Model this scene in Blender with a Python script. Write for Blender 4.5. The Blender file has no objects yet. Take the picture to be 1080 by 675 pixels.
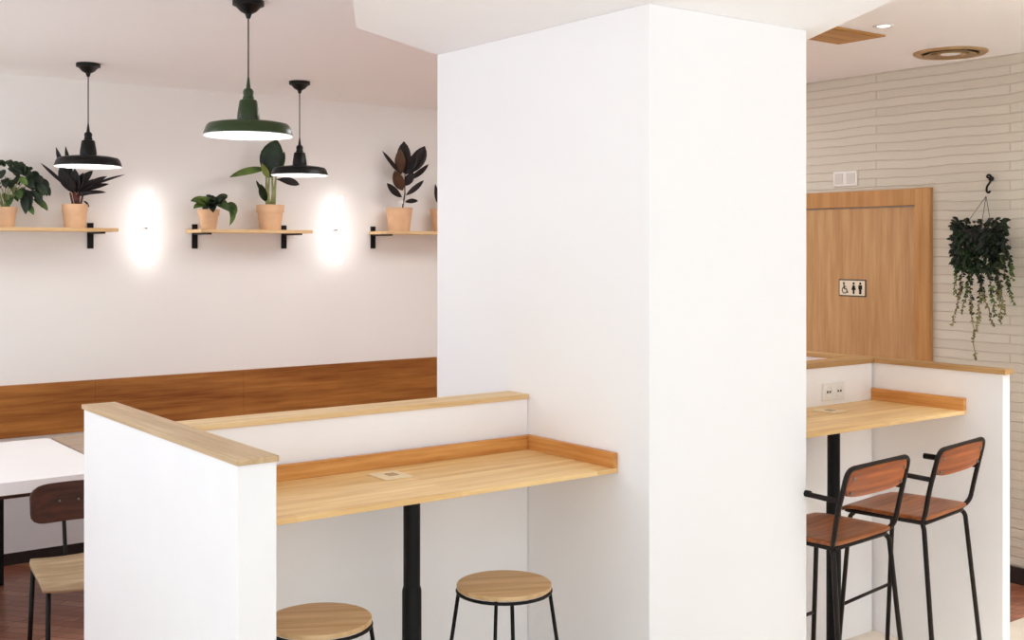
import bpy, bmesh, math, random
from mathutils import Vector, Matrix, noise
random.seed(7)
PI = math.pi
S = bpy.context.scene
COL = S.collection

# ------------------------------------------------------------------ camera
F_PX, HOR, CAM_H, YAW = 1221.3, 262.0, 1.8, math.radians(36.771)
FW = Vector((math.sin(YAW), math.cos(YAW), 0)); RT = Vector((math.cos(YAW), -math.sin(YAW), 0))
cd = bpy.data.cameras.new('camera'); cam = bpy.data.objects.new('camera', cd); COL.objects.link(cam)
cam.location = (0, 0, CAM_H); cam.rotation_euler = (PI/2, 0, -YAW)
cd.sensor_width = 36; cd.lens = F_PX/1080*36; cd.shift_y = -(337.5-HOR)/1080
cd.clip_start = 0.05
S.camera = cam

def on_wall(px, py, Y):                      # a point of the vertical plane at depth Y
    d = FW + RT*((px-540)/F_PX); t = Y/d.y
    return Vector((d.x*t, Y, CAM_H-(py-HOR)/F_PX*t))
def on_side(px, py, X):                      # a point of the vertical plane x = X
    d = FW + RT*((px-540)/F_PX); t = X/d.x
    return Vector((X, d.y*t, CAM_H-(py-HOR)/F_PX*t))

# ------------------------------------------------------------------ materials
def lin(c):
    return tuple(((v/255)/12.92 if v/255 <= .04045 else ((v/255+.055)/1.055)**2.4) for v in c) + (1,)
def base_mat(name, rough=.6, metal=0, spec=.5):
    m = bpy.data.materials.new(name); m.use_nodes = True
    b = m.node_tree.nodes['Principled BSDF']
    b.inputs['Roughness'].default_value = rough; b.inputs['Metallic'].default_value = metal
    b.inputs['Specular IOR Level'].default_value = spec
    return m, m.node_tree.nodes, m.node_tree.links, b
def coords(n, l, scale=(1, 1, 1), rot=(0, 0, 0), kind='Object'):
    tc = n.new('ShaderNodeTexCoord'); mp = n.new('ShaderNodeMapping')
    mp.inputs['Scale'].default_value = scale; mp.inputs['Rotation'].default_value = rot
    l.new(tc.outputs[kind], mp.inputs['Vector']); return mp.outputs['Vector']
def ramp(n, l, fac, stops):
    r = n.new('ShaderNodeValToRGB'); e = r.color_ramp.elements
    while len(e) < len(stops): e.new(.5)
    for el, (p, c) in zip(e, stops): el.position = p; el.color = c
    l.new(fac, r.inputs['Fac']); return r.outputs['Color']
def bump(n, l, b, h, strength=.2, dist=.01):
    bp = n.new('ShaderNodeBump'); bp.inputs['Strength'].default_value = strength; bp.inputs['Distance'].default_value = dist
    l.new(h, bp.inputs['Height']); l.new(bp.outputs['Normal'], b.inputs['Normal'])
def noise_tex(n, l, v, scale, detail=4, rough=.5):
    t = n.new('ShaderNodeTexNoise'); t.inputs['Scale'].default_value = scale; t.inputs['Detail'].default_value = detail
    t.inputs['Roughness'].default_value = rough
    l.new(v, t.inputs['Vector']); return t.outputs['Fac']
def plain(name, c, rough=.5, metal=0, var=.06, scale=20, spec=.5):
    m, n, l, b = base_mat(name, rough, metal, spec)
    f = noise_tex(n, l, coords(n, l), scale)
    c = lin(c)
    l.new(ramp(n, l, f, [(.3, tuple(v*(1-var) for v in c[:3])+(1,)), (.7, tuple(min(1, v*(1+var)) for v in c[:3])+(1,))]), b.inputs['Base Color'])
    return m
def plaster(name, c, strength=.06):
    m, n, l, b = base_mat(name, .85, 0, .2)
    v = coords(n, l)
    f = noise_tex(n, l, v, 2.2, 5)
    c = lin(c)
    l.new(ramp(n, l, f, [(.3, tuple(x*.985 for x in c[:3])+(1,)), (.7, c)]), b.inputs['Base Color'])
    bump(n, l, b, noise_tex(n, l, v, 60, 4), strength, .004)
    return m
def wood(name, dark, light, axis=0, rough=.45, stave=0, grain=1.0, vary=.25):
    """grain lines run along the axis; stave > 0 glues boards of that width side by side"""
    m, n, l, b = base_mat(name, rough, 0, .35)
    sc = [14, 14, 14]; sc[axis] = 1.1
    v = coords(n, l, tuple(s*grain for s in sc))
    f1 = noise_tex(n, l, v, 1.6, 6, .62)
    sc2 = [90, 90, 90]; sc2[axis] = 3
    f2 = noise_tex(n, l, coords(n, l, tuple(s*grain for s in sc2)), 1.0, 3)
    mx = n.new('ShaderNodeMath'); mx.operation = 'MULTIPLY_ADD'; mx.inputs[1].default_value = .35
    l.new(f2, mx.inputs[0]); l.new(f1, mx.inputs[2])
    fac = mx.outputs[0]
    if stave:
        tc = n.new('ShaderNodeTexCoord'); br = n.new('ShaderNodeTexBrick')
        mp = n.new('ShaderNodeMapping')
        if axis == 1: mp.inputs['Rotation'].default_value = (0, 0, PI/2)
        if axis == 'x-z' : pass
        l.new(tc.outputs['Object'], mp.inputs['Vector']); l.new(mp.outputs['Vector'], br.inputs['Vector'])
        br.inputs['Scale'].default_value = 1; br.inputs['Brick Width'].default_value = stave*9; br.inputs['Row Height'].default_value = stave
        br.inputs['Mortar Size'].default_value = .0006; br.inputs['Color1'].default_value = (0, 0, 0, 1); br.inputs['Color2'].default_value = (1, 1, 1, 1)
        br.inputs['Mortar'].default_value = (.0, .0, .0, 1); br.offset = .37
        m2 = n.new('ShaderNodeMath'); m2.operation = 'MULTIPLY_ADD'; m2.inputs[1].default_value = vary
        l.new(br.outputs['Color'], m2.inputs[0]); l.new(fac, m2.inputs[2]); fac = m2.outputs[0]
        off = vary/2
    else: off = 0
    l.new(ramp(n, l, fac, [(.48+off*.6, lin(dark)), (.86+off, lin(light))]), b.inputs['Base Color'])
    bump(n, l, b, f2, .08, .002)
    return m
def emit(name, c, s):
    m, n, l, b = base_mat(name, .4)
    b.inputs['Base Color'].default_value = lin(c); b.inputs['Emission Color'].default_value = lin(c); b.inputs['Emission Strength'].default_value = s
    return m
def leaf_mat(name, c1, c2, rough=.45):
    m, n, l, b = base_mat(name, rough, 0, .4)
    f = noise_tex(n, l, coords(n, l), 9, 3)
    l.new(ramp(n, l, f, [(.35, lin(c1)), (.68, lin(c2))]), b.inputs['Base Color'])
    return m

M = {}
M['white'] = plaster('white plaster', (248, 247, 248))
M['back_white'] = plaster('warm white plaster', (245, 243, 241))
M['ceil'] = plaster('ceiling paint', (250, 249, 249))
M['panel_white'] = plain('white lacquer', (248, 247, 248), .5, 0, .015, 4)
M['oak_top'] = wood('oak worktop', (212, 164, 98), (246, 212, 154), 0, .4, .06, 1, .2)
M['oak_rail'] = wood('oak rail', (186, 116, 48), (226, 168, 96), 0)
M['oak_rail_y'] = wood('oak rail across', (190, 120, 52), (228, 170, 100), 1)
M['oak_cap_x'] = wood('oak cap', (208, 170, 116), (238, 208, 160), 0)
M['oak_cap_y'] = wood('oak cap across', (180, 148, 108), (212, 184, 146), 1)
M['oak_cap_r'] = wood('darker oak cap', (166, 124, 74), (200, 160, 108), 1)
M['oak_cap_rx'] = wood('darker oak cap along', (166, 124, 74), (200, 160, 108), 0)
M['panel'] = wood('walnut board', (122, 66, 20), (178, 116, 54), 0, .4, .0, .8)
M['door'] = wood('oak veneer', (178, 132, 86), (202, 160, 112), 2, .45, 0, 1.2)
M['door_frame'] = wood('oak casing', (176, 122, 68), (200, 150, 94), 2)
M['shelf'] = wood('pine shelf', (200, 160, 110), (232, 200, 152), 0)
M['stool'] = wood('stool plywood', (188, 148, 100), (222, 190, 146), 0)
M['chair_dark'] = wood('dark walnut ply', (44, 20, 12), (82, 44, 28), 0)
M['chair_seat'] = wood('light ply', (150, 124, 94), (196, 172, 138), 0)
M['bar_wood'] = wood('red brown ply', (118, 52, 16), (184, 98, 40), 0, .35)
M['bar_seat'] = wood('red brown seat ply', (104, 52, 24), (168, 98, 50), 0, .35)
M['grey_oak'] = wood('grey oak', (160, 138, 118), (190, 170, 150), 0)
M['black'] = plain('black powder coat', (9, 8, 8), .5, spec=.25)
M['brown_black'] = plain('brown black tube', (24, 12, 9), .45, spec=.25)
M['lamp_black'] = plain('black enamel', (7, 9, 8), .4, spec=.3)
M['lamp_green'] = plain('dark green enamel', (42, 60, 28), .3, spec=.4)
M['cord'] = plain('grey cord', (70, 66, 64), .7)
M['lamp_in'] = plain('white enamel', (245, 245, 245), .4)
M['terra'] = plain('pale terracotta', (222, 180, 142), .8, 0, .08, 14)
M['soil'] = plain('soil', (70, 42, 32), .95, 0, .4, 60)
M['plastic'] = plain('white plastic', (238, 236, 232), .4, 0, .01)
M['hole'] = plain('dark socket hole', (60, 54, 50), .6)
M['metal_grey'] = plain('dull metal', (120, 116, 110), .4, .7)
M['vent'] = plain('bronze vent', (178, 146, 104), .45, .1)
M['hatch'] = wood('hatch board', (160, 112, 50), (202, 152, 84), 0)
M['dark_base'] = plain('dark skirting', (38, 26, 24), .6)
M['tubelight'] = emit('wall lamp glass', (255, 250, 246), 8.5)
M['bulb'] = emit('lamp diffuser', (255, 252, 250), 6.0)
M['spot'] = emit('spot lens', (255, 250, 244), 6.0)
M['g_dark'] = leaf_mat('dark green leaf', (9, 18, 9), (30, 52, 20))
M['g_mid'] = leaf_mat('green leaf', (40, 66, 22), (104, 132, 56))
M['g_light'] = leaf_mat('yellow green leaf', (96, 116, 50), (150, 160, 90))
M['g_black'] = leaf_mat('blackish leaf', (8, 6, 7), (30, 20, 20))
M['burg'] = leaf_mat('burgundy leaf', (12, 6, 7), (32, 16, 14))
M['burg_l'] = leaf_mat('brown leaf', (56, 36, 24), (92, 64, 44))
M['stem'] = leaf_mat('pale stem', (130, 140, 84), (176, 178, 120))
M['stem_red'] = leaf_mat('reddish stem', (84, 40, 34), (120, 66, 52))
M['vine'] = leaf_mat('dry vine', (96, 92, 48), (150, 142, 92))

# white brick wall: its dimmer light is put into the tan base colour
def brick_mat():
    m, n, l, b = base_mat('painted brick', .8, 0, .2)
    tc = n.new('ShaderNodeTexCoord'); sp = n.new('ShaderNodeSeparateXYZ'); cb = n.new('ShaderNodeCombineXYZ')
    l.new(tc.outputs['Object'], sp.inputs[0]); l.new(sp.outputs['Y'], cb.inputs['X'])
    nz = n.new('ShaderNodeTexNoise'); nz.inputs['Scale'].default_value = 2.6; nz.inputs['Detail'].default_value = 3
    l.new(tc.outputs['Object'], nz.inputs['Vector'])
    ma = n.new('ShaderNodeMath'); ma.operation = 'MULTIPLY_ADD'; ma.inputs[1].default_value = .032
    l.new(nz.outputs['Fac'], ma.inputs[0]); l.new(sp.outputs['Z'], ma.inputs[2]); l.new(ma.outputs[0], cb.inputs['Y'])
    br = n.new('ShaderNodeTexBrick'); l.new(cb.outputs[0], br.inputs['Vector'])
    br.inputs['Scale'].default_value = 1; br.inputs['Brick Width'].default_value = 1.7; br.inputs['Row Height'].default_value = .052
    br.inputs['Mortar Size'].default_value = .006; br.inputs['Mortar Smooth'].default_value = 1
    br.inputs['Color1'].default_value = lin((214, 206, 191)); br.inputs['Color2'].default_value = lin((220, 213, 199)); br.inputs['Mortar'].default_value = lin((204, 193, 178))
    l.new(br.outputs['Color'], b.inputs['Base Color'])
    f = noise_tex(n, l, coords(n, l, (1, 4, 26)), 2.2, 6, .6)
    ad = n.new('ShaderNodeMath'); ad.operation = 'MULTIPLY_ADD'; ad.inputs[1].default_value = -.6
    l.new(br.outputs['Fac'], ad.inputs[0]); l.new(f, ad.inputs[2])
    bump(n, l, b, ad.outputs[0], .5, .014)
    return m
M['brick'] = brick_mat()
def floor_wood():
    m, n, l, b = base_mat('red brown floorboards', .28, 0, .5)
    v = coords(n, l, (1, 1, 1), (0, 0, math.radians(52)))
    br = n.new('ShaderNodeTexBrick'); l.new(v, br.inputs['Vector'])
    br.inputs['Scale'].default_value = 1; br.inputs['Brick Width'].default_value = .5; br.inputs['Row Height'].default_value = .07
    br.inputs['Mortar Size'].default_value = .0025; br.inputs['Color1'].default_value = lin((160, 94, 70)); br.inputs['Color2'].default_value = lin((200, 140, 112)); br.inputs['Mortar'].default_value = lin((76, 38, 28))
    f = noise_tex(n, l, coords(n, l, (3, 40, 1), (0, 0, math.radians(52))), 1.2, 5)
    mx = n.new('ShaderNodeMix'); mx.data_type = 'RGBA'; mx.blend_type = 'MULTIPLY'; mx.inputs['Factor'].default_value = .8
    l.new(br.outputs['Color'], mx.inputs['A']); l.new(ramp(n, l, f, [(.3, (.5, .45, .45, 1)), (.7, (1, 1, 1, 1))]), mx.inputs['B'])
    l.new(mx.outputs['Result'], b.inputs['Base Color'])
    return m
M['floor_wood'] = floor_wood()
M['floor_tile'] = plain('sand coloured floor', (226, 214, 198), .5, 0, .06, 6)

# ------------------------------------------------------------------ mesh helpers
def obj(name, bm, mat, parent=None, smooth=False, mods=()):
    me = bpy.data.meshes.new(name)
    bmesh.ops.recalc_face_normals(bm, faces=bm.faces[:])
    bm.to_mesh(me); bm.free()
    for m in (mat if isinstance(mat, (list, tuple)) else [mat]): me.materials.append(m)
    if smooth:
        for p in me.polygons: p.use_smooth = True
    o = bpy.data.objects.new(name, me); COL.objects.link(o)
    if parent: o.parent = parent
    for kind, kw in mods:
        md = o.modifiers.new(kind, kind)
        for k, v in kw.items(): setattr(md, k, v)
    return o
def thing(name, label, cat, loc=(0, 0, 0), rz=0, group=None):
    o = bpy.data.objects.new(name, None); COL.objects.link(o); o.empty_display_size = .1
    o.location = loc; o.rotation_euler = (0, 0, rz); tag(o, label, cat, group); return o
def tag(o, label, cat, group=None):
    o['label'] = label; o['category'] = cat
    if group: o['group'] = group
    return o
def struct(o): o['kind'] = 'structure'; return o
def B(bm, x0, x1, y0, y1, z0, z1, bev=0, M_=None, seg=2):
    r = bmesh.ops.create_cube(bm, size=1)
    vs = r['verts']
    for v in vs: v.co = Vector(((x0+x1)/2+v.co.x*(x1-x0), (y0+y1)/2+v.co.y*(y1-y0), (z0+z1)/2+v.co.z*(z1-z0)))
    if bev:
        es = list({e for v in vs for e in v.link_edges})
        g = bmesh.ops.bevel(bm, geom=es, offset=bev, segments=seg, affect='EDGES', profile=.5)
        vs = list({v for f in g['faces'] for v in f.verts} | {v for v in vs if v.is_valid})
    if M_:
        bmesh.ops.transform(bm, matrix=M_, verts=vs)
    return vs
def box(*a, **k):
    bm = bmesh.new(); B(bm, *a, **k); return bm
def tube(bm, pts, r, seg=10, closed=False, caps=True):
    pts = [Vector(p) for p in pts]; n = len(pts); rings = []
    ref = None
    for i, p in enumerate(pts):
        if closed: t = (pts[(i+1) % n]-pts[i-1]).normalized()
        else: t = (pts[min(i+1, n-1)]-pts[max(i-1, 0)]).normalized()
        if ref is None:
            ref = Vector((0, 0, 1)) if abs(t.z) < .9 else Vector((1, 0, 0))
            ref = (ref-t*ref.dot(t)).normalized()
        else: ref = (ref-t*ref.dot(t)).normalized()
        bi = t.cross(ref)
        rr = r[i] if isinstance(r, (list, tuple)) else r
        rings.append([bm.verts.new(p+(ref*math.cos(a*2*PI/seg)+bi*math.sin(a*2*PI/seg))*rr) for a in range(seg)])
    m = n if closed else n-1
    for i in range(m):
        a, b = rings[i], rings[(i+1) % n]
        for k in range(seg): bm.faces.new((a[k], a[(k+1) % seg], b[(k+1) % seg], b[k]))
    if caps and not closed: bm.faces.new(rings[0][::-1]); bm.faces.new(rings[-1])
def fillet(pts, r, n=5):
    pts = [Vector(p) for p in pts]; out = [pts[0]]
    for i in range(1, len(pts)-1):
        a, b, c = pts[i-1], pts[i], pts[i+1]
        u = (a-b); w = (c-b); k = min(r, u.length*.48, w.length*.48)
        p, q = b+u.normalized()*k, b+w.normalized()*k
        for j in range(n+1):
            t = j/n; out.append(p*(1-t)**2+b*2*t*(1-t)+q*t*t)
    out.append(pts[-1]); return out
def lathe(bm, prof, seg=32, c=(0, 0, 0)):
    c = Vector(c); rings = []
    for r, z in prof:
        if r < 1e-5: rings.append([bm.verts.new(c+Vector((0, 0, z)))])
        else: rings.append([bm.verts.new(c+Vector((r*math.cos(a*2*PI/seg), r*math.sin(a*2*PI/seg), z))) for a in range(seg)])
    for a, b in zip(rings, rings[1:]):
        if len(a) == 1 and len(b) == 1: continue
        for k in range(seg):
            if len(a) == 1: bm.faces.new((a[0], b[k], b[(k+1) % seg]))
            elif len(b) == 1: bm.faces.new((a[k], a[(k+1) % seg], b[0]))
            else: bm.faces.new((a[k], a[(k+1) % seg], b[(k+1) % seg], b[k]))
def prism(bm, poly, z0, z1):
    a = [bm.verts.new((x, y, z0)) for x, y in poly]; b = [bm.verts.new((x, y, z1)) for x, y in poly]
    bm.faces.new(a[::-1]); bm.faces.new(b); n = len(a)
    for i in range(n): bm.faces.new((a[i], a[(i+1) % n], b[(i+1) % n], b[i]))
def T(bm, mat, verts=None): bmesh.ops.transform(bm, matrix=mat, verts=verts or bm.verts[:])
SM = (('EDGE_SPLIT', dict(split_angle=math.radians(38))),)

# ------------------------------------------------------------------ the room
YW, XW, ZC = 7.4, 5.9, 2.85
bm = bmesh.new()
xs, ys = [-1.3, 4.65, XW], [-1.3, 3.03, 3.42, YW]
V = {(x, y): bm.verts.new((x, y, 0)) for x in xs for y in ys}
for i in range(2):
    for j in range(3):
        f = bm.faces.new((V[xs[i], ys[j]], V[xs[i+1], ys[j]], V[xs[i+1], ys[j+1]], V[xs[i], ys[j+1]]))
        f.material_index = 1 if (j == 0 or (j == 1 and i == 0)) else 0
r = bmesh.ops.extrude_face_region(bm, geom=bm.faces[:])
for v in r['geom']:
    if isinstance(v, bmesh.types.BMVert): v.co.z -= .1
struct(obj('floor', bm, [M['floor_wood'], M['floor_tile']]))
struct(obj('ceiling', box(-1.3, XW+.2, -1.3, YW+.2, ZC, ZC+.15), M['ceil']))
struct(obj('wall_back', box(-1.3, XW, YW, YW+.2, 0, ZC), M['back_white']))
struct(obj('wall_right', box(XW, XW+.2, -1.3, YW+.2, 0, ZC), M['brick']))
# square pillar with the dropped bulkhead above it
struct(obj('wall_middle', box(2.585, 3.365, 2.72, 3.97, 0, 2.59, bev=.004), M['white']))
bm = bmesh.new()
prism(bm, [(2.585, 3.97), (2.03, 3.65), (1.80, 3.25), (1.0, 1.85), (2.85, 1.62), (3.199, 2.258), (3.521, 2.841), (3.50, 3.97)], 2.59, ZC)
struct(obj('trim_1', bm, M['white']))
struct(obj('baseboard_right', box(XW-.018, XW, -1.3, 3.868, 0, .09, bev=.003), M['dark_base']))

# door in the brick wall
d = bpy.data.objects.new('door_1', None); COL.objects.link(d); struct(d); d.location = (XW, 4.41, 0)
bm = bmesh.new(); x0 = -.035
B(bm, x0, 0, -.542, -.443, 0, 2.15, .003); B(bm, x0, 0, .443, .542, 0, 2.15, .003); B(bm, x0+.004, 0, -.443, .443, 2.05, 2.147, .003)
obj('door_frame', bm, M['door_frame'], d)
bm = bmesh.new(); B(bm, -.014, 0, -.437, .437, .005, 2.042, .002)
obj('door_leaf', bm, M['door'], d)
bm = bmesh.new(); tube(bm, fillet([(-.014, .37, 1.0), (-.06, .37, 1.0), (-.06, .25, 1.0)], .02), .009); lathe(bm, [(0, 0), (.024, 0), (.024, .006), (0, .006)], 20)
hv = [v for v in bm.verts if v.co.z < .1]
T(bm, Matrix.Translation((-.014, .37, 1.0)) @ Matrix.Rotation(-PI/2, 4, 'Y'), hv)
obj('door_handle', bm, M['metal_grey'], d, True)

# ------------------------------------------------------------------ low partitions with oak caps
def partition(name, label, body, cap, capmat):
    x0, x1, y0, y1, z1 = body; cx, cy = (x0+x1)/2, (y0+y1)/2
    t = thing(name, label, 'partition', (cx, cy, 0))
    obj('panel', box(x0-cx, x1-cx, y0-cy, y1-cy, 0, z1, bev=.002), M['panel_white'], t)
    a0, a1, b0, b1, c1 = cap
    obj('cap', box(a0-cx, a1-cx, b0-cy, b1-cy, z1, c1, bev=.002), capmat, t)
    return t
partition('half_wall', 'white half wall in the left foreground with a flat oak cap, end towards the viewer', (1.188, 1.295, 2.742, 4.015, 1.254), (1.184, 1.299, 2.734, 4.03, 1.27), M['oak_cap_y'])
partition('half_wall', 'white half wall with thin oak cap running behind the long bar table to the pillar', (1.300, 2.583, 3.36, 3.462, 1.25), (1.300, 2.583, 3.352, 3.475, 1.268), M['oak_cap_x'])
partition('half_wall', 'white half wall ending right of the two armchairs, near the brick wall', (4.63, 4.684, 2.70, 4.2, 1.262), (4.622, 4.69, 2.685, 4.21, 1.284), M['oak_cap_r'])
partition('half_wall', 'white half wall with double socket behind the right bar table, under the door', (3.367, 4.618, 3.35, 3.45, 1.262), (3.367, 4.618, 3.34, 3.46, 1.284), M['oak_cap_rx'])

# ------------------------------------------------------------------ bar tables
def bar_table(label, x0, x1, y0, y1, px, plate, back, z, rh):
    cx, cy = px, 3.15
    t = thing('bar_table', label, 'table', (cx, cy, 0))
    obj('tabletop', box(x0-cx, x1-cx, y0-cy, y1-cy, z-.016, z, bev=.0015), M['oak_top'], t)
    if back: obj('back_rail', box(x0-cx, x1-.022-cx, y1-.02-cy, y1-cy, z, z+rh, bev=.002), M['oak_rail'], t)
    obj('side_rail', box(x1-.02-cx, x1-cx, y0+.0-cy, y1-cy, z, z+rh+.001, bev=.002), M['oak_rail_y'], t)
    bm = bmesh.new(); lathe(bm, [(0, .48), (.027, .48), (.027, z-.026), (0, z-.026)], 24)
    obj('post', bm, M['black'], t, True, SM)
    bm = bmesh.new(); lathe(bm, [(0, .02), (.031, .02), (.031, .71), (.028, .722), (.0, .722)], 24)
    obj('post_sleeve', bm, M['black'], t, True, SM)
    bm = bmesh.new(); B(bm, -.13, .13, -.11, .11, z-.028, z-.016, .002)
    obj('mounting_plate', bm, M['black'], t)
    bm = bmesh.new(); lathe(bm, [(0, 0), (.055, 0), (.055, .008), (.05, .014), (.036, .02), (0, .02)], 40)
    obj('base', bm, M['black'], t, True, SM)
    gx, gy = plate
    g = obj('cable_outlet', box(gx-.052-cx, gx+.052-cx, gy-.06-cy, gy+.06-cy, z, z+.004, bev=.0015), M['chair_seat'] if 0 else M['plate'], t)
    obj('outlet_lid', box(gx-.012-cx, gx+.022-cx, gy-.018-cy, gy+.018-cy, z+.004, z+.006, bev=.0008), M['vent'], g)
    return t
M['plate'] = plain('cream plate', (236, 214, 176), .5, 0, .02)
bar_table('long oak bar table with raised back and end rails between half wall and pillar', 1.299, 2.583, 2.87, 3.351, 1.955, (1.908, 3.205), True, 1.071, .05)
bar_table('oak bar table right of the pillar, end rail only, two armchairs drawn up', 3.368, 4.628, 2.87, 3.348, 4.075, (4.13, 3.215), False, 1.09, .054)

# ------------------------------------------------------------------ round stools
def stool(label, x, y, rz):
    t = thing('bar_stool', label, 'stool', (x, y, 0), rz, 'round wooden stools under the long bar table')
    bm = bmesh.new(); lathe(bm, [(0, .735), (.145, .735), (.149, .737), (.149, .748), (.147, .75), (0, .75)], 48)
    obj('seat', bm, M['stool'], t, True, SM)
    bm = bmesh.new(); tube(bm, [(.147*math.cos(a*2*PI/40), .147*math.sin(a*2*PI/40), .729) for a in range(40)], .0055, 8, True)
    obj('seat_ring', bm, M['black'], t, True)
    for k in range(4):
        a = k*PI/2; c, s = math.cos(a), math.sin(a)
        bm = bmesh.new(); tube(bm, [(.144*c, .144*s, .729), (.252*c, .252*s, .006)], .006, 8)
        obj('leg', bm, M['black'], t, True)
    bm = bmesh.new(); tube(bm, [((.215)*math.cos(a*2*PI/40), .215*math.sin(a*2*PI/40), .25) for a in range(40)], .005, 8, True)
    obj('foot_ring', bm, M['black'], t, True)
    return t
stool('round stool with pale wooden seat standing right of the long table\'s black post', 2.155, 2.925, -YAW+math.radians(10))
stool('round stool nearest the foreground half wall, honey wooden seat cut by frame bottom', 1.53, 2.962, -YAW+math.radians(8))

# ------------------------------------------------------------------ bar armchairs
def bar_chair(label, x, y, rz):
    t = thing('bar_chair', label, 'chair', (x, y, 0), rz, 'bar chairs with arms at the right table')
    w, dp, z = .20, .19, .75
    bm = bmesh.new()                                    # seat: shallow dished ply
    nx, ny = 10, 10; g = []
    for i in range(nx+1):
        for j in range(ny+1):
            u, v = i/nx*2-1, j/ny*2-1
            k = 1-.06*(v > .0)*v
            su = u*w*k*(1-.03*abs(v)**6); sv = v*dp*(1-.04*abs(u)**6)
            zz = z-.010*(1-u*u)*(1-v*v)-.018*max(0, v-.6)**2*6
            g.append(bm.verts.new((su, sv, zz)))
    for i in range(nx):
        for j in range(ny):
            a = i*(ny+1)+j; bm.faces.new((g[a], g[a+ny+1], g[a+ny+2], g[a+1]))
    obj('seat', bm, M['bar_seat'], t, True, (('SOLIDIFY', dict(thickness=.014, offset=-1)), ('BEVEL', dict(width=.003, segments=2))))
    bm = bmesh.new(); zr = z-.024                       # under-seat frame loop
    loop = [(-w+.02, -dp+.015, zr), (w-.02, -dp+.015, zr), (w-.02, dp-.02, zr), (-w+.02, dp-.02, zr)]
    tube(bm, fillet(loop+[loop[0]], .03), .010, 10)
    obj('seat_frame', bm, M['brown_black'], t, True)
    bm = bmesh.new()                                    # bent back frame, upside-down U
    pr = [(-w+.03, -dp+.03, zr), (-w-.006, -dp-.0, zr+.03), (-w-.012, -dp-.02, .86), (-w-.008, -dp-.06, 1.022), (w+.008, -dp-.06, 1.022), (w+.012, -dp-.02, .86), (w+.006, -dp, zr+.03), (w-.03, -dp+.03, zr)]
    tube(bm, fillet(pr, .04, 6), .0095, 10)
    obj('back_frame', bm, M['brown_black'], t, True)
    bm = bmesh.new()                                    # curved backrest board
    nx = 12; g = []
    for i in range(nx+1):
        u = i/nx*2-1
        for j in range(7):
            v = j/6
            edge = 1-.05*abs(2*v-1)**4
            g.append(bm.verts.new((u*(w-.004)*edge, -dp-.034-.024*v-.008*(1-u*u), .912+.108*v-(.006*abs(u)**5 if v > .5 else -.01*abs(u)**5))))
    for i in range(nx):
        for j in range(6):
            a = i*7+j; bm.faces.new((g[a], g[a+7], g[a+8], g[a+1]))
    br = obj('backrest', bm, M['bar_wood'], t, True, (('SOLIDIFY', dict(thickness=.012, offset=0)), ('BEVEL', dict(width=.003, segments=2))))
    for s in (-1, 1):
        for zz in (.93, .985):
            bm = bmesh.new()
            bmesh.ops.create_uvsphere(bm, u_segments=8, v_segments=6, radius=.006, matrix=Matrix.Translation((s*(w-.03), -dp-.047-.23*(zz-.93), zz)))
            obj('screw', bm, M['metal_grey'], br, True)
    for s in (-1, 1):
        bm = bmesh.new()                                # arm: from upright forward, slightly inward at its tip
        tube(bm, fillet([(s*(w+.010), -dp-.026, .905), (s*(w+.016), -dp+.10, .912), (s*(w+.012), dp-.185, .915)], .04), .010, 10)
        a = obj('armrest', bm, M['brown_black'], t, True)
        bm = bmesh.new(); tube(bm, [(s*(w+.0145), -dp+.09, .9135), (s*(w+.012), dp-.18, .9155)], [.0125, .0125], 12)
        obj('arm_pad', bm, M['black'], a, True)
    for sx in (-1, 1):
        for sy in (-1, 1):
            bm = bmesh.new()
            q = 0 if sy < 0 else .04
            pts = [(sx*(w-.03), sy*(dp-.03-q), zr), (sx*(w-.012), sy*(dp-.012-q), zr-.02), (sx*(w+.022), sy*(dp-q+(.055 if sy < 0 else .035)), .008)]
            tube(bm, fillet(pts, .03), .0095, 10)
            lg = obj('leg', bm, M['brown_black'], t, True)
            bm = bmesh.new(); lathe(bm, [(0, 0), (.013, 0), (.013, .012), (.0105, .03), (0, .03)], 14, (pts[-1][0], pts[-1][1], 0))
            obj('foot_cap', bm, M['black'], lg, True, SM)
    k = .41
    bm = bmesh.new(); tube(bm, [(-w-.002, dp-.027, .34), (w+.002, dp-.027, .34)], .007, 8)
    obj('stretcher', bm, M['brown_black'], t, True)
    return t
def rotz(a, x, y): return (x*math.cos(a)-y*math.sin(a), x*math.sin(a)+y*math.cos(a))
for lab, rl, a in (('brown bar armchair nearest the pillar, partly hidden by the pillar edge', (3.383, 2.612), 5), ('brown bar armchair standing closest to the right end half wall', (3.985, 2.645), 8.5)):
    a = math.radians(a); o = rotz(a, .20, .19)
    bar_chair(lab, rl[0]+o[0], rl[1]+o[1], a)

# ------------------------------------------------------------------ left corner: bench, tables, chair
t = thing('bench', 'white built-in bench along the back wall with wooden back board', 'bench', (1.2, 7.18, 0))
obj('base', box(-2.45, 4.2, -.21, .218, .07, .43), M['panel_white'], t)
obj('kick_board', box(-2.45, 4.2, -.205, .2, 0, .07), M['dark_base'], t)
obj('seat_board', box(-2.45, 4.2, -.235, .218, .43, .46, bev=.004), M['grey_oak'], t)
bm = bmesh.new(); B(bm, -.003, .003, -.213, -.209, .07, .43)
obj('joint_strip', bm, M['plastic'], t)
bp = bpy.data.objects.new('tmp', None); bpy.data.objects.remove(bp)
for i, (xa, xb) in enumerate(((-2.45, -1.2), (-1.199, 1.05), (1.051, 2.04), (2.041, 3.6))):
    obj('back_board', box(xa, xb, .192, .218, .66, .976, bev=.002), M['panel'], t)

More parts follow.
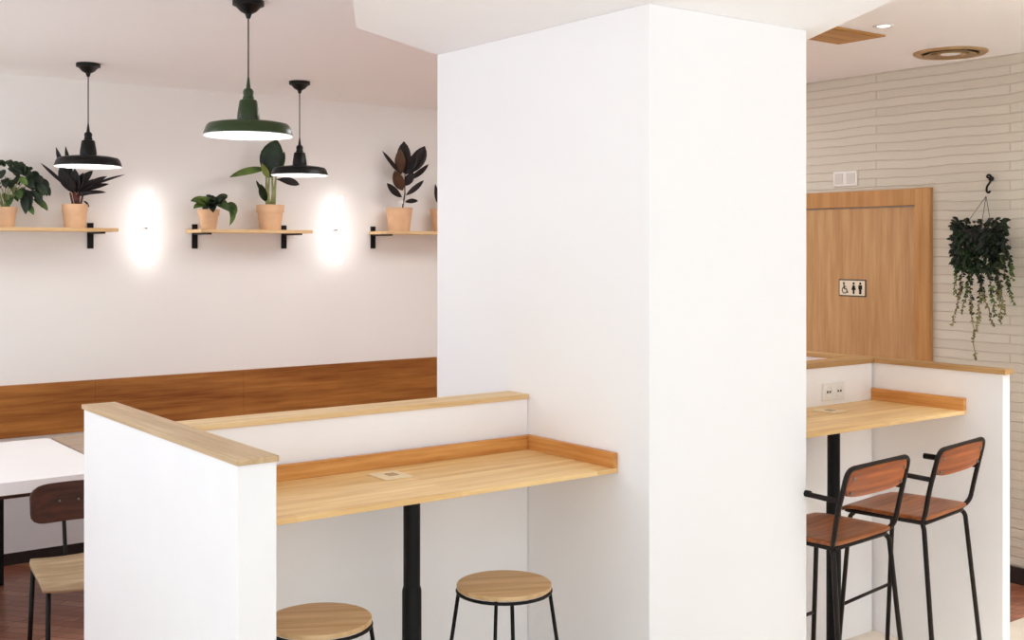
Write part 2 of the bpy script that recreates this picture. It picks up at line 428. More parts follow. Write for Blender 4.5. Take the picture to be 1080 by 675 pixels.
def dining_table(label, x0, x1, y0, y1, topmat, thick, rad, legs, rim=None):
    cx, cy = (x0+x1)/2, (y0+y1)/2; hx, hy = (x1-x0)/2, (y1-y0)/2
    t = thing('dining_table', label, 'table', (cx, cy, 0))
    def outline(ins, r):
        o = []
        for sx, sy, a0 in ((1, 1, 0), (-1, 1, 90), (-1, -1, 180), (1, -1, 270)):
            for k in range(9):
                a = math.radians(a0+k*90/8); o.append((sx*(hx-ins-r)+r*math.cos(a), sy*(hy-ins-r)+r*math.sin(a)))
        return o
    bm = bmesh.new(); prism(bm, outline(0, rad), .75-thick, .75)
    obj('tabletop', bm, topmat, t, False, (('BEVEL', dict(width=.003, segments=2, limit_method='ANGLE')),))
    bm = bmesh.new(); prism(bm, outline(.015, rad), .75-thick-.018, .75-thick)
    obj('underside_board', bm, M['chair_dark'], t)
    for x, y in legs:
        bm = bmesh.new(); B(bm, x-cx-.015, x-cx+.015, y-cy-.015, y-cy+.015, 0, .75-thick-.018, .003)
        obj('leg', bm, M['black'], t)
    return t
dining_table('white dining table at left edge before the bench, brown underside', -.35, 1.785, 5.52, 6.68, M['panel_white'], .06, .05, ((-.25, 5.7), (-.25, 6.6), (1.515, 6.6), (1.71, 5.6)))
dining_table('grey oak table corner showing between white table and foreground half wall', 1.80, 3.0, 5.6, 6.70, M['grey_oak'], .04, .02, ((2.2, 5.7), (2.3, 6.6), (2.9, 5.7), (2.9, 6.6)))

t = thing('dining_chair', 'low chair with dark brown backrest and pale ply seat behind the foreground half wall', 'chair', (1.485, 5.03, 0), math.radians(-2))
# local: faces -y
bm = bmesh.new(); nx = ny = 12; g = []
for i in range(nx+1):
    for j in range(ny+1):
        u, v = i/nx*2-1, j/ny*2-1               # v=-1 front edge
        hw = .197-.018*v; hw *= 1-.05*abs(v)**8
        zz = .46-.012*(1-u*u)*(1-.2*v)-(.05*max(0, -v-.72)**2*9 if v < -.72 else 0)+.012*max(0, v-.5)
        g.append(bm.verts.new((u*hw, v*.20*(1-.04*abs(u)**6), zz)))
for i in range(nx):
    for j in range(ny):
        a = i*(ny+1)+j; bm.faces.new((g[a], g[a+ny+1], g[a+ny+2], g[a+1]))
obj('seat', bm, M['chair_seat'], t, True, (('SOLIDIFY', dict(thickness=.016, offset=-1)), ('BEVEL', dict(width=.003, segments=2))))
bm = bmesh.new(); nx, nz = 14, 8; g = []
for i in range(nx+1):
    for j in range(nz+1):
        u, v = i/nx*2-1, j/nz*2-1
        x = u*.166*(1-.10*abs(v)**7); z = .685+v*.084*(1-.22*abs(u)**7)
        g.append(bm.verts.new((x, .215+.03*(1-u*u)+.012*v, z)))
for i in range(nx):
    for j in range(nz):
        a = i*(nz+1)+j; bm.faces.new((g[a], g[a+nz+1], g[a+nz+2], g[a+1]))
br = obj('backrest', bm, M['chair_dark'], t, True, (('SOLIDIFY', dict(thickness=.012, offset=0)), ('BEVEL', dict(width=.003, segments=2))))
for sx in (-1, 1):
    bm = bmesh.new(); bmesh.ops.create_uvsphere(bm, u_segments=12, v_segments=8, radius=.006, matrix=Matrix.Translation((sx*.04, .2335, .69)))
    obj('screw', bm, M['metal_grey'], br, True)
bm = bmesh.new(); tube(bm, fillet([(-.02, .12, .422), (-.02, .207, .422), (-.02, .222, .50), (-.02, .253, .685)], .03), .0085)
obj('back_post', bm, M['black'], t, True)
bm = bmesh.new(); loop = [(-.175, -.165, .421), (.175, -.165, .421), (.16, .17, .421), (-.16, .17, .421)]
tube(bm, fillet(loop+[loop[0]], .02), .009)
obj('seat_frame', bm, M['black'], t, True)
for sx in (-1, 1):
    for sy, xx, yy in ((-1, .178, -.165), (1, .165, .165)):
        bm = bmesh.new(); tube(bm, [(sx*xx, yy, .421), (sx*(xx+.012), yy+sy*.03, .0)], .010)
        obj('leg', bm, M['black'], t, True)

# ------------------------------------------------------------------ pendant lamps
def pendant(label, x, y, shade, zb, rad, mat):
    t = thing('pendant_lamp', label, 'lamp', (x, y, ZC), 0, 'industrial pendant lamps')
    z = zb-ZC; s = rad/.19
    bm = bmesh.new(); lathe(bm, [(0, 0), (.066, 0), (.066, -.02), (.052, -.026), (.034, -.045), (.014, -.056), (.008, -.075), (0, -.075)], 32)
    obj('canopy', bm, M['lamp_black'], t, True, SM)
    bm = bmesh.new(); tube(bm, [(0, 0, -.07), (0, 0, z+.245*s)], .0035, 8)
    obj('cord', bm, M['cord'], t, True)
    bm = bmesh.new()
    lathe(bm, [(.19*s, z), (.191*s, z+.004), (.178*s, z+.040*s), (.168*s, z+.052*s), (.13*s, z+.060*s), (.06*s, z+.068*s), (.042*s, z+.072*s),
               (.04*s, z+.068*s), (.128*s, z+.056*s), (.164*s, z+.048*s), (.174*s, z+.038*s), (.187*s, z), (.19*s, z)], 64)
    sh = obj('shade', bm, [mat, M['lamp_in']], t, True, SM)
    for p in sh.data.polygons:                       # enamelled white inside
        c = p.center
        rr = math.hypot(c.x, c.y)
        if p.normal.z < -.2 or (p.normal.x*c.x+p.normal.y*c.y) < 0: p.material_index = 1
    bm = bmesh.new()
    lathe(bm, [(0, z+.066*s), (.047*s, z+.066*s), (.048*s, z+.08*s), (.046*s, z+.10*s), (.038*s, z+.15*s), (.034*s, z+.156*s), (.024*s, z+.158*s), (.024*s, z+.168*s), (.021*s, z+.172*s), (.023*s, z+.192*s), (.018*s, z+.202*s), (.010*s, z+.207*s), (.0065*s, z+.235*s), (.004*s, z+.255*s), (0, z+.255*s)], 32)
    obj('neck', bm, mat, t, True, SM)
    bm = bmesh.new(); lathe(bm, [(0, z+.006), (.12*s, z+.008), (.176*s, z+.014), (.172*s, z+.02), (0, z+.024)], 48)
    obj('diffuser', bm, M['bulb'], t, True, SM)
pendant('black pendant lamp hanging at left in front of the spiky plant', 2.009, 6.709, 0, 2.263, .183, M['lamp_black'])
pendant('dark green pendant lamp, the largest and nearest of the hanging lamps', 2.045, 4.605, 0, 2.276, .187, M['lamp_green'])
pendant('black pendant lamp hanging right of the green lamp, before the broad-leaved plant', 3.291, 6.636, 0, 2.258, .177, M['lamp_black'])

# ------------------------------------------------------------------ shelves with brackets, wall lamps
ZS = 1.924
def shelf(label, x0, x1, brs):
    cx = (x0+x1)/2
    t = thing('wall_shelf', label, 'shelf', (cx, YW, ZS), 0, 'plant shelves on the back wall')
    obj('board', box(x0-cx, x1-cx, -.28, -.0125, -.022, 0, bev=.002), M['shelf'], t)
    for x in brs:
        bm = bmesh.new()
        B(bm, x-cx-.019, x-cx+.019, -.012, -.001, -.125, .036, .002)     # bar on the wall
        B(bm, x-cx-.014, x-cx+.014, -.262, -.006, -.034, -.0225, .001)   # arm under the board
        obj('bracket', bm, M['black'], t)
shelf('long oak plank shelf at the left with two potted plants', .4, 2.315, (.85, 2.227))
shelf('middle oak plank shelf with a small and a tall potted plant', 2.84, 3.63, (2.905, 3.547))
shelf('right oak plank shelf with a dark rubber plant beside the pillar', 4.217, 5.3, (4.256, 5.15))

def wall_lamp(label, x):
    t = thing('wall_lamp', label, 'lamp', (x, YW, 1.93), 0, 'white wall lamps between the shelves')
    bm = bmesh.new(); B(bm, -.012, .012, -.02, 0, -.012, .012, .003)
    obj('wall_plate', bm, M['plastic'], t)
    bm = bmesh.new(); lathe(bm, [(0, -.24), (.010, -.238), (.015, -.228), (.015, .228), (.010, .238), (0, .24)], 24, (0, -.105, 0))
    obj('glass_tube', bm, M['tubelight'], t, True)
    bm = bmesh.new(); B(bm, -.008, .008, -.095, -.02, -.005, .005, .001)
    obj('holder', bm, M['metal_grey'], t)
wall_lamp('glowing wall lamp between the left and middle plant shelves', 2.575)
wall_lamp('glowing wall lamp between the middle and right plant shelves', 3.938)

# ------------------------------------------------------------------ plants
def leaf(bm, pts, w, up=(-.5, -.8, .3), fold=.25, n=8, tip=1.0, fat=.45):
    """one leaf blade along base > middle > tip, w wide, facing roughly up"""
    a, b, c = [Vector(p) for p in pts]; up = Vector(up)
    rows = []
    for i in range(n+1):
        t = i/n
        p = a*(1-t)**2+b*2*t*(1-t)+c*t*t
        tg = (b-a)*(1-t)+(c-b)*t
        tg.normalize(); s = tg.cross(up)
        if s.length < 1e-4: s = Vector((1, 0, 0))
        s.normalize(); nn = s.cross(tg).normalized()
        q = t**(math.log(.5)/math.log(fat))
        ww = w/2*max(.02, math.sin(PI*min(1, max(0, q)))**.75)
        rows.append([bm.verts.new(p-s*ww+nn*ww*fold), bm.verts.new(p-s*ww*.5+nn*ww*fold*.35), bm.verts.new(p), bm.verts.new(p+s*ww*.5+nn*ww*fold*.35), bm.verts.new(p+s*ww+nn*ww*fold)])
    for r, q in zip(rows, rows[1:]):
        for k in range(4): bm.faces.new((r[k], r[k+1], q[k+1], q[k]))
LEAFMOD = (('SOLIDIFY', dict(thickness=.0014, offset=0)),)
def pot(t, rt, rb, h, mat=None, rim=.3):
    bm = bmesh.new()
    lathe(bm, [(0, 0), (rb, 0), (rb+(rt-rb)*(1-rim)*.95, h*(1-rim)), (rt*1.0, h*(1-rim)), (rt*1.02, h), (rt*.93, h), (rt*.9, h*.86), (0, h*.86)], 40)
    p = obj('pot', bm, mat or M['terra'], t, True, SM)
    bm = bmesh.new(); lathe(bm, [(0, h*.865), (rt*.5, h*.885), (rt*.89, h*.865), (rt*.89, h*.862), (0, h*.862)], 24)
    obj('soil', bm, M['soil'], t, True)
YP = 7.24
def plant_at(label, px, name='potted_plant', cat='plant', Y=YP):
    p = on_wall(px, 242, Y)
    return thing(name, label, cat, (p.x, Y, ZS), 0, 'potted plants on the wall shelves'), p
class Plant:
    def __init__(s, px, label, Y=YP):
        s.t, p = plant_at(label, px, Y=Y); s.o = Vector((p.x, Y, ZS)); s.Y = Y
    def P(s, x, y, dy=0): return on_wall(x, y, s.Y+dy)-s.o
    def leaf(s, bm, a, b, wpx, bend=(0, 0), dy=(0, 0), fat=.45, fold=.25, up=(-.5, -.8, .3)):
        A = s.P(*a, dy[0]); Bb = s.P(*b, dy[1]); mid = (A+Bb)/2+Vector((bend[0]*.0058, (dy[0]+dy[1])*.1, -bend[1]*.0058))
        leaf(bm, (A, mid, Bb), wpx*.0060, fat=fat, fold=fold, up=up)
    def stem(s, bm, pts, r): tube(bm, [s.P(*p) for p in pts], r, 7)

# 1 bushy plant at the left edge
p = Plant(6, 'bushy broad-leaved green plant in terracotta pot at the left end of the shelf'); pot(p.t, .062, .048, .12)
rnd = random.Random(3)
for nm, mt, cnt, ylo, yhi in (('foliage', 'g_dark', 46, 168, 205), ('leaf_cluster', 'g_mid', 26, 190, 222)):
    bm = bmesh.new()
    for k in range(cnt):
        x = rnd.uniform(-34, 46); yy = rnd.uniform(ylo, yhi)
        e = 1-((x-6)/46)**2
        yy = max(yy, 205-34*max(.0, e)+rnd.uniform(-2, 2))
        dirx = (x-6)/40
        L = rnd.uniform(9, 15)
        d1 = rnd.uniform(-.11, .03)
        p.leaf(bm, (x-dirx*6, yy-3), (x+dirx*L*.8+rnd.uniform(-3, 3), yy+L*(.45+.4*abs(dirx))*rnd.uniform(.4, 1.2)), rnd.uniform(6, 10), (dirx*2, -3), (d1+.03, d1), fold=.3, up=(rnd.uniform(-.9, .1), -.7, rnd.uniform(.2, .9)))
    obj('foliage', bm, M[mt], p.t, True, LEAFMOD)
bm = bmesh.new()
for k in range(16):
    x = rnd.uniform(-22, 40); p.stem(bm, [(6, 226), ((6+x)/2, 200), (x, rnd.uniform(184, 204))], .003)
obj('stem', bm, M['stem'], p.t, True)
bm = bmesh.new()
for a, b, w in (((36, 190), (50, 207), 9), ((28, 180), (34, 179), 5), ((20, 182), (34, 184), 7), ((4, 176), (-2, 170), 6), ((8, 178), (24, 184), 7), ((40, 196), (43, 219), 4), ((36, 188), (45, 193), 8), ((24, 205), (27, 226), 9), ((28, 200), (31, 222), 8)):
    p.leaf(bm, a, b, w, (2, -2), (-.04, -.08))
obj('outer_leaf', bm, M['g_dark'], p.t, True, LEAFMOD)

# 2 spiky dark plant behind the left lamp
p = Plant(79, 'spiky blackish plant with reddish stem in terracotta pot behind the left lamp'); pot(p.t, .074, .062, .145)
bm = bmesh.new()
for a, b, w, bd in (((72, 198), (43, 172), 3.5, (0, 0)), ((77, 203), (63, 176), 11, (-2, 0)), ((80, 203), (79, 178), 11, (0, 0)), ((82, 202), (98, 180), 9, (-2, -2)), ((83, 203), (113, 186), 6, (0, -3)), ((86, 200), (132, 184), 3, (0, -2)),
                    ((84, 203), (115, 194), 5.5, (0, -2)), ((83, 206), (112, 203), 4.5, (0, -3)), ((82, 207), (98, 204), 5, (0, -3)), ((76, 203), (59, 155), 7, (-1, 0)), ((78, 203), (69, 154), 6, (0, 0)), ((78, 204), (72, 186), 9, (0, 0)), ((82, 204), (104, 189), 7, (0, -3)), ((80, 204), (88, 182), 8, (0, 0)), ((88, 212), (94, 219), 2, (1, -2))):
    p.leaf(bm, a, b, w, bd, (0, rnd.uniform(-.06, .02)), fat=.5, fold=.35)
obj('foliage', bm, M['g_black'], p.t, True, LEAFMOD)
bm = bmesh.new()
for x, xt in ((78, 74), (80, 79), (82, 84), (84, 88), (79, 82), (81, 77)): p.stem(bm, [(x, 220), (xt, 203)], [.008, .006])
obj('stem', bm, M['stem_red'], p.t, True)

# 3 small leafy plant
p = Plant(220, 'small trailing plant in tilted-looking terracotta pot on the middle shelf'); pot(p.t, .068, .048, .13)
bm = bmesh.new()
for k in range(20):
    x = rnd.uniform(214, 236); y = rnd.uniform(205, 217)
    p.leaf(bm, (223+(x-223)*.3, 216), (x+(x-223)*.5, y+rnd.uniform(-2, 10)), rnd.uniform(7, 10), (0, -5), (-.02, rnd.uniform(-.10, .02)), up=(rnd.uniform(-.8, .3), -.7, .5))
obj('foliage', bm, M['g_dark'], p.t, True, LEAFMOD)
for a, b, w, bd in (((222, 216), (201, 212), 10, (0, -5)), ((221, 216), (204, 220), 8, (-3, -4)), ((224, 214), (243, 224), 9, (5, -6)), ((240, 214), (249, 226), 8, (3, -3)), ((238, 213), (242, 238), 7, (12, -2)), ((224, 216), (212, 208), 7, (0, -2)), ((230, 212), (240, 208), 7, (0, -2))):
    bm = bmesh.new(); p.leaf(bm, a, b, w, bd, (-.02, -.07)); obj('leaf', bm, M['g_mid'], p.t, True, LEAFMOD)

# 4 tall broad-leaved plant
p = Plant(285, 'tall plant with one broad upright green leaf in ribbed terracotta pot on middle shelf'); pot(p.t, .092, .07, .17)
for a, b, w, bd, mt, ft in (((284, 188), (292, 147), 27, (-3, 0), 'g_dark', .52), ((282, 178), (242, 187), 9, (0, -4), 'g_mid', .5), ((291, 189), (316, 195), 9, (0, -2), 'g_black', .6), ((280, 208), (270, 190), 4, (-1, 0), 'g_dark', .5), ((281, 213), (275, 194), 9, (-2, 0), 'g_dark', .5), ((288, 186), (300, 160), 10, (3, 0), 'g_mid', .45), ((284, 188), (276, 172), 7, (-2, 0), 'g_light', .45)):
    bm = bmesh.new(); p.leaf(bm, a, b, w, bd, (0, -.05), fat=ft); obj('leaf', bm, M[mt], p.t, True, LEAFMOD)
for pts in ([(284, 220), (283, 204), (284, 186)], [(289, 220), (290, 200), (291, 186)], [(286, 220), (288, 205), (287, 184)], [(282, 220), (281, 205), (281, 178)]):
    bm = bmesh.new(); p.stem(bm, pts, [.012, .009, .006]); obj('stem', bm, M['stem'], p.t, True)

# 5 rubber plant
p = Plant(421, 'rubber plant with blackish burgundy oval leaves in terracotta pot by the pillar'); pot(p.t, .098, .076, .17, rim=.0001)
for a, b, w, bd, mt, ft in (((426, 183), (426, 149), 17, (-1, 0), 'burg', .55), ((423, 184), (422, 157), 13, (-2, 0), 'burg_l', .5), ((431, 184), (448, 154), 18, (2, 2), 'burg', .55), ((425, 201), (416, 180), 14, (-2, 0), 'burg_l', .5), ((423, 185), (403, 159), 5, (0, 0), 'burg', .5), ((430, 190), (452, 173), 7, (2, 3), 'burg', .5), ((424, 208), (408, 193), 9, (-2, 2), 'burg', .5), ((428, 206), (447, 190), 7, (0, 2), 'burg', .5), ((427, 213), (441, 212), 6, (0, -1), 'burg', .5), ((428, 184), (438, 163), 15, (0, 0), 'burg', .5), ((427, 196), (436, 182), 11, (0, 0), 'burg', .5)):
    bm = bmesh.new(); p.leaf(bm, a, b, w, bd, (0, rnd.uniform(-.07, -.02)), fat=ft, fold=.2); obj('leaf', bm, M[mt], p.t, True, LEAFMOD)
bm = bmesh.new(); p.stem(bm, [(424, 222), (427, 205), (427, 178)], [.006, .005, .004]); obj('stem', bm, M['burg'], p.t, True)
bm = bmesh.new(); B(bm, -.018, .018, -.0015, .0015, -.012, .012, .001, Matrix.Translation(p.P(423, 213, -.07)))
B(bm, -.003, .003, -.001, .001, -.05, -.01, 0, Matrix.Translation(p.P(423, 213, -.07)))
obj('plant_tag', bm, M['plastic'], p.t)

# 6 plant mostly hidden by the pillar
p = Plant(466, 'plant in terracotta pot mostly hidden behind the pillar edge'); pot(p.t, .085, .065, .17)
for a, b, w in (((462, 215), (459, 194), 6), ((464, 215), (470, 185), 10), ((465, 214), (480, 190), 10), ((463, 216), (474, 204), 8)):
    bm = bmesh.new(); p.leaf(bm, a, b, w, (0, 0), (0, -.03)); obj('leaf', bm, M['g_black'], p.t, True, LEAFMOD)
bm = bmesh.new(); p.stem(bm, [(463, 222), (464, 205)], .005); obj('stem', bm, M['stem'], p.t, True)

# hanging plant on the brick wall
XP = 5.74
o0 = Vector((XP, 3.49, 1.86))
t = thing('hanging_plant', 'dark trailing plant hanging from a hook on the painted brick wall', 'plant', o0)
Q = lambda x, y, dx=0: on_side(x, y, XP+dx)-o0
bm = bmesh.new(); lathe(bm, [(0, -.10), (.06, -.10), (.085, .03), (.09, .03), (.092, .045), (.084, .045), (.08, .03), (0, .03)], 28)
obj('pot', bm, M['g_black'], t, True, SM)
top = Q(1040, 207, .10)
for k in range(3):
    a = k*2*PI/3+.4
    bm = bmesh.new(); tube(bm, [top, (.086*math.cos(a), .086*math.sin(a), .04)], .0016, 6); obj('hanger_wire', bm, M['cord'], t, True)
rnd = random.Random(11)
def small_leaf(bm, c, L, d, up=(-.7, -.5, .3)):
    d = Vector(d).normalized(); leaf(bm, (c, c+d*L*.5+Vector((0, 0, .004)), c+d*L), L*.5, n=3, up=up, fold=.2)
bm = bmesh.new()
for k in range(900):
    a = rnd.uniform(0, 2*PI); rr = rnd.uniform(.3, 1)**.5*.145
    z = rnd.uniform(-.17, .085)
    sq = 1.0 if z > -.02 else 1-.5*((-.02-z)/.15)*rnd.random()
    c = Vector((rr*math.cos(a)*.62*sq, rr*math.sin(a)*sq, z+.012*math.sin(5*a)))
    small_leaf(bm, c, rnd.uniform(.025, .045), (math.cos(a)*.6+rnd.uniform(-.5, .5), math.sin(a)*.8+rnd.uniform(-.5, .5), rnd.uniform(-1.2, .5)))
obj('foliage', bm, M['g_dark'], t, True, LEAFMOD)
strands = [((1017, 268), (1014, 305), (1004, 344), 1), ((1022, 280), (1024, 320), (1029, 380), 1), ((1030, 280), (1037, 310), (1048, 345), 1), ((1048, 280), (1056, 310), (1055, 342), 1), ((1056, 270), (1062, 300), (1070, 322), 0),
           ((1012, 262), (1008, 280), (1007, 310), 0), ((1042, 282), (1046, 305), (1050, 334), 0), ((1024, 280), (1021, 305), (1014, 330), 0), ((1036, 284), (1034, 315), (1030, 350), 1), ((1052, 276), (1053, 300), (1060, 332), 1), ((1062, 262), (1066, 280), (1068, 296), 0)]
for a, b, c, dry in strands:
    A, Bm, C = Q(*a, -.03), Q(*b, -.05), Q(*c, -.03)
    bm = bmesh.new(); pts = []
    for i in range(15):
        s = i/14; pts.append(A*(1-s)**2+Bm*2*s*(1-s)+C*s*s+Vector((0, .006*math.sin(i*1.7), 0)))
    tube(bm, pts, .0022, 5)
    obj_v = obj('vine', bm, M['vine'], t, True)
    for nm, mt, lo, hi in (('leaflets', 'g_dark', 0, .55), ('leaflets', 'vine' if dry else 'g_mid', .4, 1)):
        bm = bmesh.new()
        for k in range(46):
            s = lo+(hi-lo)*rnd.random()
            c0 = A*(1-s)**2+Bm*2*s*(1-s)+C*s*s
            small_leaf(bm, c0, rnd.uniform(.014, .026)*(1.1-.4*s), (rnd.uniform(-1, 1), rnd.uniform(-1, 1), rnd.uniform(-1, .2)))
        obj(nm, bm, M[mt], obj_v, True, LEAFMOD)
# hook it hangs from
hp = on_side(1041, 196, XW-.03)
t = thing('wall_hook', 'black curled hook on the brick wall holding the hanging plant', 'hook', (XW, hp.y, hp.z))
bm = bmesh.new()
hook = [(-.003, -.01, .04), (-.028, .005, .048), (-.036, -.012, .062), (-.036, -.03, .050), (-.036, -.024, .022), (-.036, -.002, -.005), (-.036, .0, -.03), (-.036, -.012, -.04), (-.036, -.022, -.03)]
tube(bm, fillet(hook, .012, 4), .006, 8)
obj('hook_rod', bm, M['black'], t, True)
bm = bmesh.new(); lathe(bm, [(0, -.012), (.014, -.012), (.014, 0), (0, 0)], 16); T(bm, Matrix.Translation((-.003, -.01, .04)) @ Matrix.Rotation(PI/2, 4, 'Y'))
bmesh.ops.translate(bm, vec=(.003, 0, 0), verts=bm.verts[:]); 
for v in bm.verts: v.co.x = min(v.co.x, 0)
obj('hook_base', bm, M['black'], t, True, SM)

# ------------------------------------------------------------------ small fittings
# restroom sign on the door
xs_ = XW-.0142
t = thing('restroom_sign', 'small white restroom sign with pictograms on the wooden door', 'sign', (xs_, 4.409, 1.559))
bm = bmesh.new(); B(bm, -.004, 0, -.099, .099, -.052, .052, .0015); obj('border', bm, M['hole'], t)
bm = bmesh.new(); B(bm, -.006, -.004, -.092, .092, -.045, .045, .0006); obj('plate', bm, plain('cream sign', (232, 220, 196), .5, 0, .02), t)
def yz(bm, poly, x0=-.0075, x1=-.006):       # picture drawn in (right, up), right = -y
    a = [bm.verts.new((x0, -u, v)) for u, v in poly]; b = [bm.verts.new((x1, -u, v)) for u, v in poly]
    bm.faces.new(a); bm.faces.new(b[::-1]); n = len(a)
    for i in range(n): bm.faces.new((a[i], b[i], b[(i+1) % n], a[(i+1) % n]))
def disc(cx, cy, r, n=16): return [(cx+r*math.cos(k*2*PI/n), cy+r*math.sin(k*2*PI/n)) for k in range(n)]
def bar(u0, v0, u1, v1, w):
    d = Vector((u1-u0, v1-v0)).normalized()*w/2; q = Vector((-d.y, d.x))
    return [(u0+q.x, v0+q.y), (u0-q.x, v0-q.y), (u1-q.x, v1-q.y), (u1+q.x, v1+q.y)]
bm = bmesh.new()
yz(bm, disc(-.060, .028, .007)); yz(bm, bar(-.059, .02, -.056, -.006, .008)); yz(bm, bar(-.057, .008, -.043, .008, .005)); yz(bm, bar(-.056, -.006, -.041, -.006, .007)); yz(bm, bar(-.041, -.006, -.034, -.028, .007)); yz(bm, bar(-.035, -.028, -.027, -.026, .006))
for k in range(14):
    a0, a1 = math.radians(100+k*17), math.radians(100+(k+1)*17)
    yz(bm, [(-.054+.021*math.cos(a0), -.014+.021*math.sin(a0)), (-.054+.016*math.cos(a0), -.014+.016*math.sin(a0)), (-.054+.016*math.cos(a1), -.014+.016*math.sin(a1)), (-.054+.021*math.cos(a1), -.014+.021*math.sin(a1))])
obj('wheelchair_pictogram', bm, M['hole'], t)
bm = bmesh.new(); yz(bm, disc(.012, .028, .0075)); yz(bm, [(.006, .018), (.018, .018), (.028, -.012), (.018, -.012), (.018, -.036), (.006, -.036), (.006, -.012), (-.004, -.012)])
obj('woman_pictogram', bm, M['black'], t)
bm = bmesh.new(); yz(bm, disc(.060, .028, .0075)); yz(bm, [(.047, .018), (.073, .018), (.073, -.008), (.068, -.008), (.068, -.036), (.052, -.036), (.052, -.008), (.047, -.008)])
obj('man_pictogram', bm, M['black'], t)

t = thing('switch_plate', 'white double plate on the brick wall above the wooden door', 'plate', (XW, 4.468, 2.228))
bm = bmesh.new(); B(bm, -.012, 0, -.088, .088, -.046, .046, .003); obj('plate', bm, M['plastic'], t)
for s in (-1, 1):
    bm = bmesh.new(); B(bm, -.016, -.012, s*.044-.03, s*.044+.03, -.032, .032, .002); obj('rocker', bm, plain('grey white plastic', (214, 208, 200), .5, 0, .01), t)

t = thing('wall_socket', 'white double wall socket on the half wall above the right bar table', 'socket', (4.325, 3.35, 1.15))
bm = bmesh.new(); B(bm, -.078, .078, -.009, 0, -.04, .04, .003); obj('plate', bm, M['plastic'], t)
for s in (-1, 1):
    bm = bmesh.new(); lathe(bm, [(.026, 0), (.026, .003), (.022, .003), (.020, .0005), (0, .0005)], 24)
    T(bm, Matrix.Translation((s*.038, -.009, 0)) @ Matrix.Rotation(PI/2, 4, 'X')); sk = obj('outlet', bm, M['plastic'], t, True, SM)
    bm = bmesh.new()
    for q in (-1, 1): B(bm, s*.038+q*.009-.004, s*.038+q*.009+.004, -.0112, -.0095, -.005, .005, 0)
    obj('pin_holes', bm, M['hole'], sk)

# ceiling fittings
t = thing('ceiling_hatch', 'square brown wooden hatch on the ceiling beside the pillar', 'hatch', (4.66, 3.605, ZC), 0)
bm = bmesh.new(); B(bm, -.245, .225, -.14, .14, -.008, 0, .002); obj('board', bm, M['hatch'], t)
bm = bmesh.new(); B(bm, -.22, .20, -.115, .115, -.011, -.008, .001); obj('inner_board', bm, M['hatch'], t)
t = thing('ceiling_vent', 'round bronze vent on the ceiling before the brick wall', 'vent', (5.59, 3.56, ZC))
bm = bmesh.new(); lathe(bm, [(0, 0), (.19, 0), (.19, -.006), (.178, -.014), (.15, -.010), (.145, 0)], 48); obj('rim', bm, M['vent'], t, True, SM)
for k, r_ in enumerate((.115, .075)):
    bm = bmesh.new(); lathe(bm, [(r_-.022, -.004), (r_+.014, -.018), (r_+.016, -.014), (r_-.02, 0)], 48); obj('ring', bm, M['vent'], t, True)
bm = bmesh.new(); lathe(bm, [(0, -.016), (.05, -.012), (.055, -.004), (0, 0)], 32); obj('centre_disc', bm, M['plastic'], t, True)  # white centre paints in the bright reflection on the vent
t = thing('recessed_spotlight', 'small round white spotlight in the ceiling near the brown hatch', 'lamp', (4.67, 3.323, ZC))
bm = bmesh.new(); lathe(bm, [(.028, -.002), (.042, -.008), (.048, -.006), (.05, 0), (.028, 0)], 32); obj('rim', bm, M['plastic'], t, True)
bm = bmesh.new(); lathe(bm, [(0, -.003), (.028, -.003), (.028, 0), (0, 0)], 24); obj('lens', bm, M['spot'], t, True)

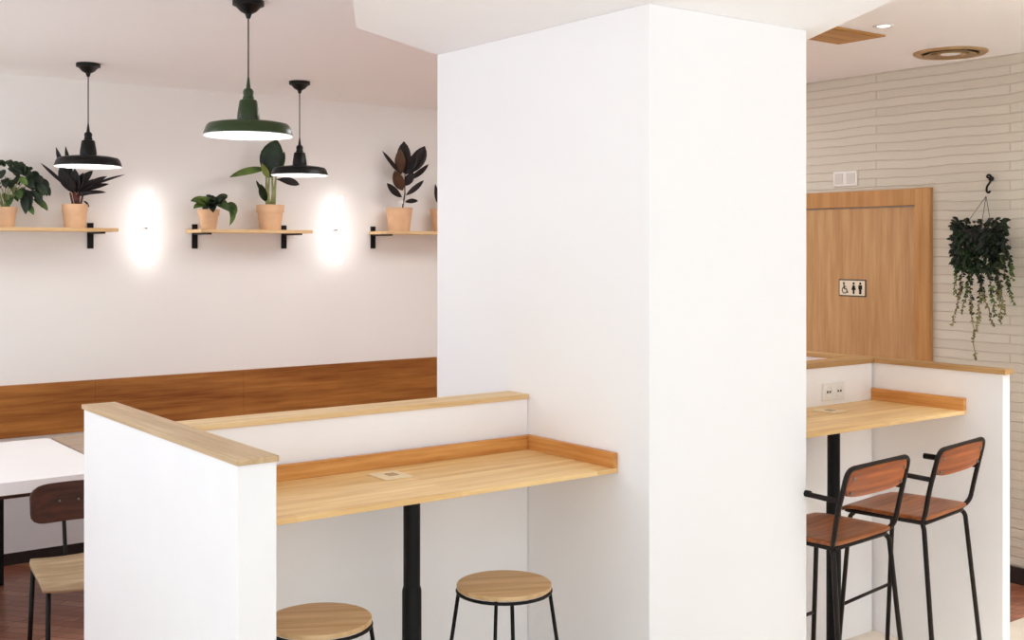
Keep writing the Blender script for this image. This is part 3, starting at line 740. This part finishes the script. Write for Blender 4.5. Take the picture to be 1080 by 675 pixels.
# ------------------------------------------------------------------ light: daylight from the open glazed front, with fill bands and unseen fill lights added
FILL_DOWN = ((4.6, 1.6, 28), (4.2, 4.6, 14))
FILL_PANELS = ((-.4, 5.9, 22), (4.3, 5.4, 28))
LOW_FILL, LEVEL_FILL, SKY = 1.9, 1.35, 1.15
w = bpy.data.worlds.new('world'); S.world = w; w.use_nodes = True
wn, wl = w.node_tree.nodes, w.node_tree.links
bg = wn['Background']
wt = wn.new('ShaderNodeTexCoord'); wsx = wn.new('ShaderNodeSeparateXYZ'); wl.new(wt.outputs['Generated'], wsx.inputs[0])
wcv = wn.new('ShaderNodeFloatCurve'); cv = wcv.mapping.curves[0]      # fill bands added below and at eye level, hazy sky above
wmr = wn.new('ShaderNodeMapRange'); wmr.inputs['From Min'].default_value = -1; wmr.inputs['From Max'].default_value = 1
wl.new(wsx.outputs['Z'], wmr.inputs['Value'])
for k, (pz, pv) in enumerate(((0, LOW_FILL/6), (.38, LOW_FILL/6), (.42, LEVEL_FILL/6), (.60, LEVEL_FILL/6), (.64, SKY/6), (1, SKY/6))):
    if k in (0, 5): cv.points[0 if k == 0 else len(cv.points)-1].location = (pz, pv)
    else: cv.points.new(pz, pv)
for q in cv.points: q.handle_type = 'VECTOR'
wcv.mapping.update()
wl.new(wmr.outputs['Result'], wcv.inputs['Value'])
wmu = wn.new('ShaderNodeMath'); wmu.operation = 'MULTIPLY'; wmu.inputs[1].default_value = 6
wl.new(wcv.outputs['Value'], wmu.inputs[0]); wl.new(wmu.outputs[0], bg.inputs['Strength'])
bg.inputs['Color'].default_value = (.925, .985, 1.03, 1)
def area(name, loc, rot, sx, sy, power, col=(.95, .985, 1)):
    L = bpy.data.lights.new(name, 'AREA'); L.shape = 'RECTANGLE'; L.size = sx; L.size_y = sy; L.energy = power; L.color = col
    o = bpy.data.objects.new(name, L); COL.objects.link(o); o.location = loc; o.rotation_euler = rot
    return o
for x, y, p in FILL_PANELS:  # unseen fill added to lift the dim back of the room
    area('fill_panel_light', (x, y, ZC-.02), (0, 0, 0), 1.2, 1.2, p)
for x, y, p in FILL_DOWN:                                      # narrow fill lights added out of view, bouncing off the floor
    area('fill_downlight', (x, y, ZC-.02), (0, 0, 0), .9, .9, p).data.spread = math.radians(70)

S.view_settings.view_transform = 'Standard'; S.view_settings.look = 'None'
S.view_settings.exposure = 0; S.view_settings.gamma = 1; S.view_settings.use_curve_mapping = False
S.cycles.use_denoising = True
S.cycles.max_bounces = 12; S.cycles.diffuse_bounces = 8
